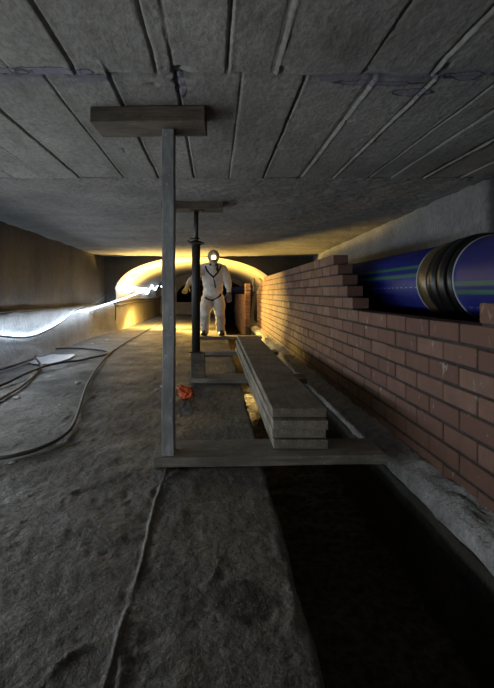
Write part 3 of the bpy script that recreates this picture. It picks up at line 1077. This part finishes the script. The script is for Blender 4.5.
# head: shaped ellipsoid with brow, nose, chin, ears; looks down and forward
bm = bmesh.new()
bmesh.ops.create_uvsphere(bm, u_segments=40, v_segments=30, radius=1.0)
for v in bm.verts:
    x, y, z = v.co
    fx = 0.074 * x * (1 - 0.18 * max(0, -z))
    fy = 0.092 * y
    fz = 0.112 * z
    if y < 0:
        fy -= 0.022 * math.exp(-((x / 0.16) ** 2) - ((z + 0.12) / 0.22) ** 2)     # nose
        fy += 0.010 * math.exp(-(((abs(x) - 0.38) / 0.18) ** 2) - ((z - 0.08) / 0.13) ** 2)  # eye sockets
        fy -= 0.006 * math.exp(-((z - 0.28) / 0.12) ** 2)                            # brow
        fy -= 0.006 * math.exp(-((x / 0.3) ** 2) - ((z + 0.50) / 0.08) ** 2)         # lips
        fy -= 0.008 * math.exp(-((x / 0.3) ** 2) - ((z + 0.80) / 0.15) ** 2)         # chin
    if abs(x) > 0.85:
        fx *= 1 + 0.16 * math.exp(-((y - 0.05) / 0.2) ** 2 - (z / 0.3) ** 2)         # ears
    v.co = Vector((fx, fy, fz))
HC = B(-0.022, -0.245, 1.195)
HR = Matrix.Rotation(math.radians(24), 4, 'X') @ Matrix.Rotation(math.radians(2), 4, 'Y')
HM = Matrix.Translation(HC) @ HR
bm.transform(HM)
me = bpy.data.meshes.new('hd')
bm.to_mesh(me)
bm.free()
meshes.append(me)

bm = bmesh.new()
for me in meshes:
    bm.from_mesh(me)
    bpy.data.meshes.remove(me)
me = bpy.data.meshes.new('person')
bm.to_mesh(me)
bm.free()
tmp = bpy.data.objects.new('tmp', me)
COL.objects.link(tmp)
rm = tmp.modifiers.new('r', 'REMESH')
rm.mode = 'VOXEL'
rm.voxel_size = 0.0055
sm = tmp.modifiers.new('m', 'SMOOTH')
sm.iterations = 4
sm.factor = 0.5
dg = bpy.context.evaluated_depsgraph_get()
body = bpy.data.meshes.new_from_object(tmp.evaluated_get(dg))
bpy.data.objects.remove(tmp)
bpy.data.meshes.remove(me)
# loose cloth folds in the coverall
HI = HM.inverted()
cos = [v.co.copy() for v in body.vertices]
nos = [v.normal.copy() for v in body.vertices]
flat_co = []
for c, nrm in zip(cos, nos):
    near_hand = min((c - h).length for h in hand_c)
    if (HI @ c).length >= 0.135 and near_hand > 0.12:
        n = noise.ridged_multi_fractal(Vector((c.x * 5, c.y * 5, c.z * 9)), 1.0, 2.0, 3, 1.0, 2.0)
        c = c + nrm * (0.012 * (n - 0.9))
    flat_co.extend(c)
body.vertices.foreach_set('co', flat_co)
body.update()
person = link('person', body, [M['suit'], M['skin'], M['glove'], plain('shaded_work_glove', (0.16, 0.14, 0.11), 0.8)], None, True)  # last slot: glove away from the yellow light, shaded by a grey colour
for p in body.polygons:
    c = p.center
    hl = HI @ c
    if min((c - h).length for h in hand_c) < 0.105:
        p.material_index = 2 if c.x < 0 else 3
    elif hl.length < 0.13 and hl.y < -0.03:
        p.material_index = 1
    else:
        p.material_index = 0
tag(person, 'person in white coverall, helmet and harness, stooping under the soffit with knees bent', 'person')


def worn(name, bm, mat, label=None, smooth=True):
    o = from_bm(name, bm, mat, person, smooth)
    if label:
        o['label'] = label
    return o


# helmet
bm = bmesh.new()
bmesh.ops.create_uvsphere(bm, u_segments=36, v_segments=24, radius=1.0)
bmesh.ops.bisect_plane(bm, geom=bm.verts[:] + bm.edges[:] + bm.faces[:], plane_co=(0, 0, 0.0), plane_no=(0, 0, 1), clear_inner=True)
for v in bm.verts:
    x, y, z = v.co
    v.co = Vector((x * 0.088, y * 0.108, z * 0.098 + 0.006 * math.exp(-(x / 0.15) ** 2) * z + 0.030))
    if z < 0.02:
        k = 1.08 + (0.16 if y < -0.3 else 0.0) * (-y)
        v.co.x *= 1.06
        v.co.y *= k
ret = bmesh.ops.solidify(bm, geom=bm.faces[:], thickness=0.004)
bm.transform(HM)
worn('helmet', bm, M['helmet'], 'dusty pale hard hat')
bm = lathe_bm([(0, 0.020), (0.014, 0.026), (0.020, 0.026)], 20, 'Y')
bm.transform(HM @ Matrix.Translation((0, -0.128, 0.062)) @ Matrix.Rotation(math.radians(-24), 4, 'X'))
hl_body = worn('headlamp', bm, M['lamp_body'])
bm = bmesh.new()
bmesh.ops.create_uvsphere(bm, u_segments=16, v_segments=10, radius=0.030)
bmesh.ops.scale(bm, vec=(1, 0.5, 1), verts=bm.verts)
bm.transform(HM @ Matrix.Translation((0, -0.130, 0.062)))
lens = from_bm('lens', bm, M['headlamp_glow'], hl_body, True)
lens['label'] = 'glowing yellow-white lens'
# respirator
bm = bmesh.new()
bmesh.ops.create_uvsphere(bm, u_segments=20, v_segments=14, radius=1.0)
for v in bm.verts:
    v.co = Vector((v.co.x * 0.046, v.co.y * 0.040 - 0.082, v.co.z * 0.042 - 0.048))
bm.transform(HM)
worn('respirator_mask', bm, M['mask'])
for s in (-1, 1):
    bm = lathe_bm([(0, 0.012), (0.004, 0.018), (0.016, 0.018), (0.020, 0.014)], 16, 'Y')
    bm.transform(HM @ Matrix.Translation((s * 0.040, -0.115, -0.056)))
    worn('mask_filter', bm, M['strap'])
    bm = bmesh.new()
    bmesh.ops.create_uvsphere(bm, u_segments=12, v_segments=8, radius=0.011)
    bm.transform(HM @ Matrix.Translation((s * 0.029, -0.076, 0.010)))
    worn('eye', bm, M['eye'])
# boots
for s, ax, ay in ((-1, -0.152, 0.03), (1, 0.088, 0.04)):
    bm = bmesh.new()
    bmesh.ops.create_uvsphere(bm, u_segments=24, v_segments=18, radius=1.0)
    for v in bm.verts:
        x, y, z = v.co
        w = 0.048 * (1.0 - 0.15 * y)
        h = 0.050 if y < 0 else 0.065
        v.co = Vector((x * w, y * 0.14 - 0.055, max(-0.62, z) * h))
    zmin = min(v.co.z for v in bm.verts)
    rot = Matrix.Rotation(math.radians(8 * s), 4, 'Z')
    bm.transform(Matrix.Translation(B(ax, ay, 0.044 - zmin)) @ rot)
    worn('boot', bm, M['boot'])
    bm = lathe_bm([(0, 0.052), (0.07, 0.058), (0.075, 0.05)], 20)
    bm.transform(Matrix.Translation(B(ax, ay, 0.075)))
    worn('boot_cuff', bm, M['suit'])
# harness straps laid over the body surface
bvh = BVHTree.FromPolygons([v.co.copy() for v in body.vertices], [list(p.vertices) for p in body.polygons])
CAMP = Vector((0, 0, CZ))


def strap(pxs, w=0.014):
    pts = []
    for px, py in pxs:
        d = Vector(((px - VX), F, (VY - py))).normalized()
        hit = bvh.ray_cast(CAMP, d)
        if hit[0] is not None and hit[0].y < YW + 0.3:
            pts.append(hit[0] + hit[1] * 0.003)
    if len(pts) < 2:
        return
    pts = catmull(pts, 4)
    bm = tube_bm(pts, w, 8, None, 0.35, up=(0, -1, 0.2))
    worn('harness_strap', bm, M['strap'])


strap([(205.5, 266), (207, 270), (210, 274), (213.5, 277)])
strap([(221, 266), (219.5, 269), (217, 273), (213.5, 277)])
strap([(213.5, 277), (214.5, 282), (215.5, 288)], 0.010)
strap([(202.5, 294), (205, 297.5), (208, 299.5), (211.5, 300.5), (215, 299.5), (218.5, 297.5), (221, 294)], 0.015)
strap([(217, 264), (217, 268), (217.5, 273)], 0.018)


# ------------------------------------------------------------------ lamps
def work_lamp(loc, rz, label, w=0.22, h=0.15, mat=None):
    t = empty('work_lamp', loc, rz)
    tag(t, label, 'lamp')
    from_bm('lamp_foot', box_bm(w * 1.1, 0.14, 0.015, 0.003, (1, 1, 1)), M['lamp_body'], t)
    for s in (-1, 1):
        from_bm('bracket', tube_bm([(s * w * 0.56, 0, 0.01), (s * w * 0.56, 0, 0.16)], 0.008, 8), M['lamp_body'], t, True)
    b = from_bm('lamp_housing', box_bm(w, 0.05, h, 0.008, (1, 1, 1)), M['lamp_body'], t, False, (0, 0, 0.07))
    g = from_bm('lamp_glass', box_bm(w * 0.86, 0.008, h * 0.8, 0.001, (1, 1, 1)), mat or M['lamp_glow'], b, False, (0, -0.028, h * 0.1))
    g['label'] = 'glowing yellow lamp glass'
    return t


def light(name, kind, loc, energy, col, size=0.1, rot=None, size_y=None, spread=None):
    d = bpy.data.lights.new(name, kind)
    d.energy = energy
    d.color = col
    if kind == 'AREA':
        d.shape = 'RECTANGLE'
        d.size = size
        d.size_y = size_y or size
        if spread:
            d.spread = spread
    else:
        d.shadow_soft_size = size
    o = bpy.data.objects.new(name, d)
    COL.objects.link(o)
    o.location = loc
    if rot:
        o.rotation_euler = rot
    return o


def aim(v):
    return Vector(v).to_track_quat('-Z', 'Y').to_euler()


def spot(name, loc, energy, col, v, angle, blend, size=0.06):
    o = light(name, 'SPOT', loc, energy, col, size, aim(v))
    o.data.spot_size = math.radians(angle)
    o.data.spot_blend = blend
    return o


WARM = (1.0, 0.64, 0.15)
# two warm flood heads on the tunnel floor, behind the post as seen from here
work_lamp((-0.88, 9.25, 0.0), math.radians(-75), 'yellow flood lamp aimed at the left side of the arched tunnel', 0.16, 0.13)
work_lamp((-0.85, 9.00, 0.0), math.radians(25), 'yellow flood lamp aimed along the brick wall', 0.16, 0.13)
spot('flood_vault', (-0.90, 9.12, 0.26), 950, WARM, (0.10, 0.08, 1.0), 146, 0.35)
spot('flood_floor', (-0.95, 9.4, 0.55), 420, WARM, (-0.12, 0.25, -1.0), 146, 0.5)
spot('flood_wall', (-0.82, 8.9, 0.24), 1000, WARM, (0.73, -0.69, -0.03), 62, 0.45, 0.22)
# unseen warm lamp and fixture added in the trench to light its bed
work_lamp((0.46, 5.5, -0.40), 0, 'small unseen lamp added down in the trench under the board stack', 0.12, 0.10)
spot('trench_fill', (0.40, 5.40, -0.13), 48, (1.0, 0.66, 0.2), (-0.16, -1.0, -0.40), 26, 0.25, 0.03)
# the light rope runs along the plinth and on past the camera: the light of its two sides
light('light_rope_strip', 'AREA', (-1.86, 0.9, 0.36), 32, (0.94, 0.97, 0.97), 0.06, (0, math.radians(-90), 0), 5.2)
light('light_rope_strip', 'AREA', (-1.84, 5.6, 0.50), 14, (0.82, 0.91, 1.0), 0.06, (0, math.radians(-85), 0), 3.6)
light('light_rope_strip', 'AREA', (-1.82, 5.2, 0.38), 7.0, (0.70, 0.84, 1.0), 0.05, (0, math.radians(90), 0), 4.0)
# cool fill light added low on the left behind the camera
light('rear_fill', 'AREA', (-1.6, -1.1, 0.30), 6, (0.90, 0.95, 1.0), 1.0, (math.radians(90), 0, math.radians(-18)), 0.35)
# headlamp beam
spot('headlamp_beam', HM @ Vector((0, -0.16, 0.06)), 2.0, (1.0, 0.88, 0.5), (0, -1, -0.35), 80, 0.8, 0.02)

w = bpy.data.worlds.new('World')
SC.world = w
w.use_nodes = True
w.node_tree.nodes['Background'].inputs[0].default_value = (0.75, 0.85, 1.0, 1)
w.node_tree.nodes['Background'].inputs[1].default_value = 0.04

# ------------------------------------------------------------------ camera
cam = bpy.data.cameras.new('Camera')
cam.sensor_fit = 'AUTO'
cam.sensor_width = 36.0
cam.lens = F / 688.0 * 36.0
cam.shift_x = (247 - VX) / 688.0
cam.shift_y = -(344 - VY) / 688.0
cam.clip_start = 0.02
co = bpy.data.objects.new('Camera', cam)
COL.objects.link(co)
co.location = (0, 0, CZ)
co.rotation_euler = (PI / 2, 0, 0)
SC.camera = co

SC.view_settings.view_transform = 'Standard'
SC.view_settings.look = 'None'
SC.view_settings.exposure = 0.0
SC.view_settings.gamma = 1.0
SC.view_settings.use_curve_mapping = False
SC.cycles.use_denoising = True
SC.cycles.max_bounces = 8
SC.cycles.diffuse_bounces = 5
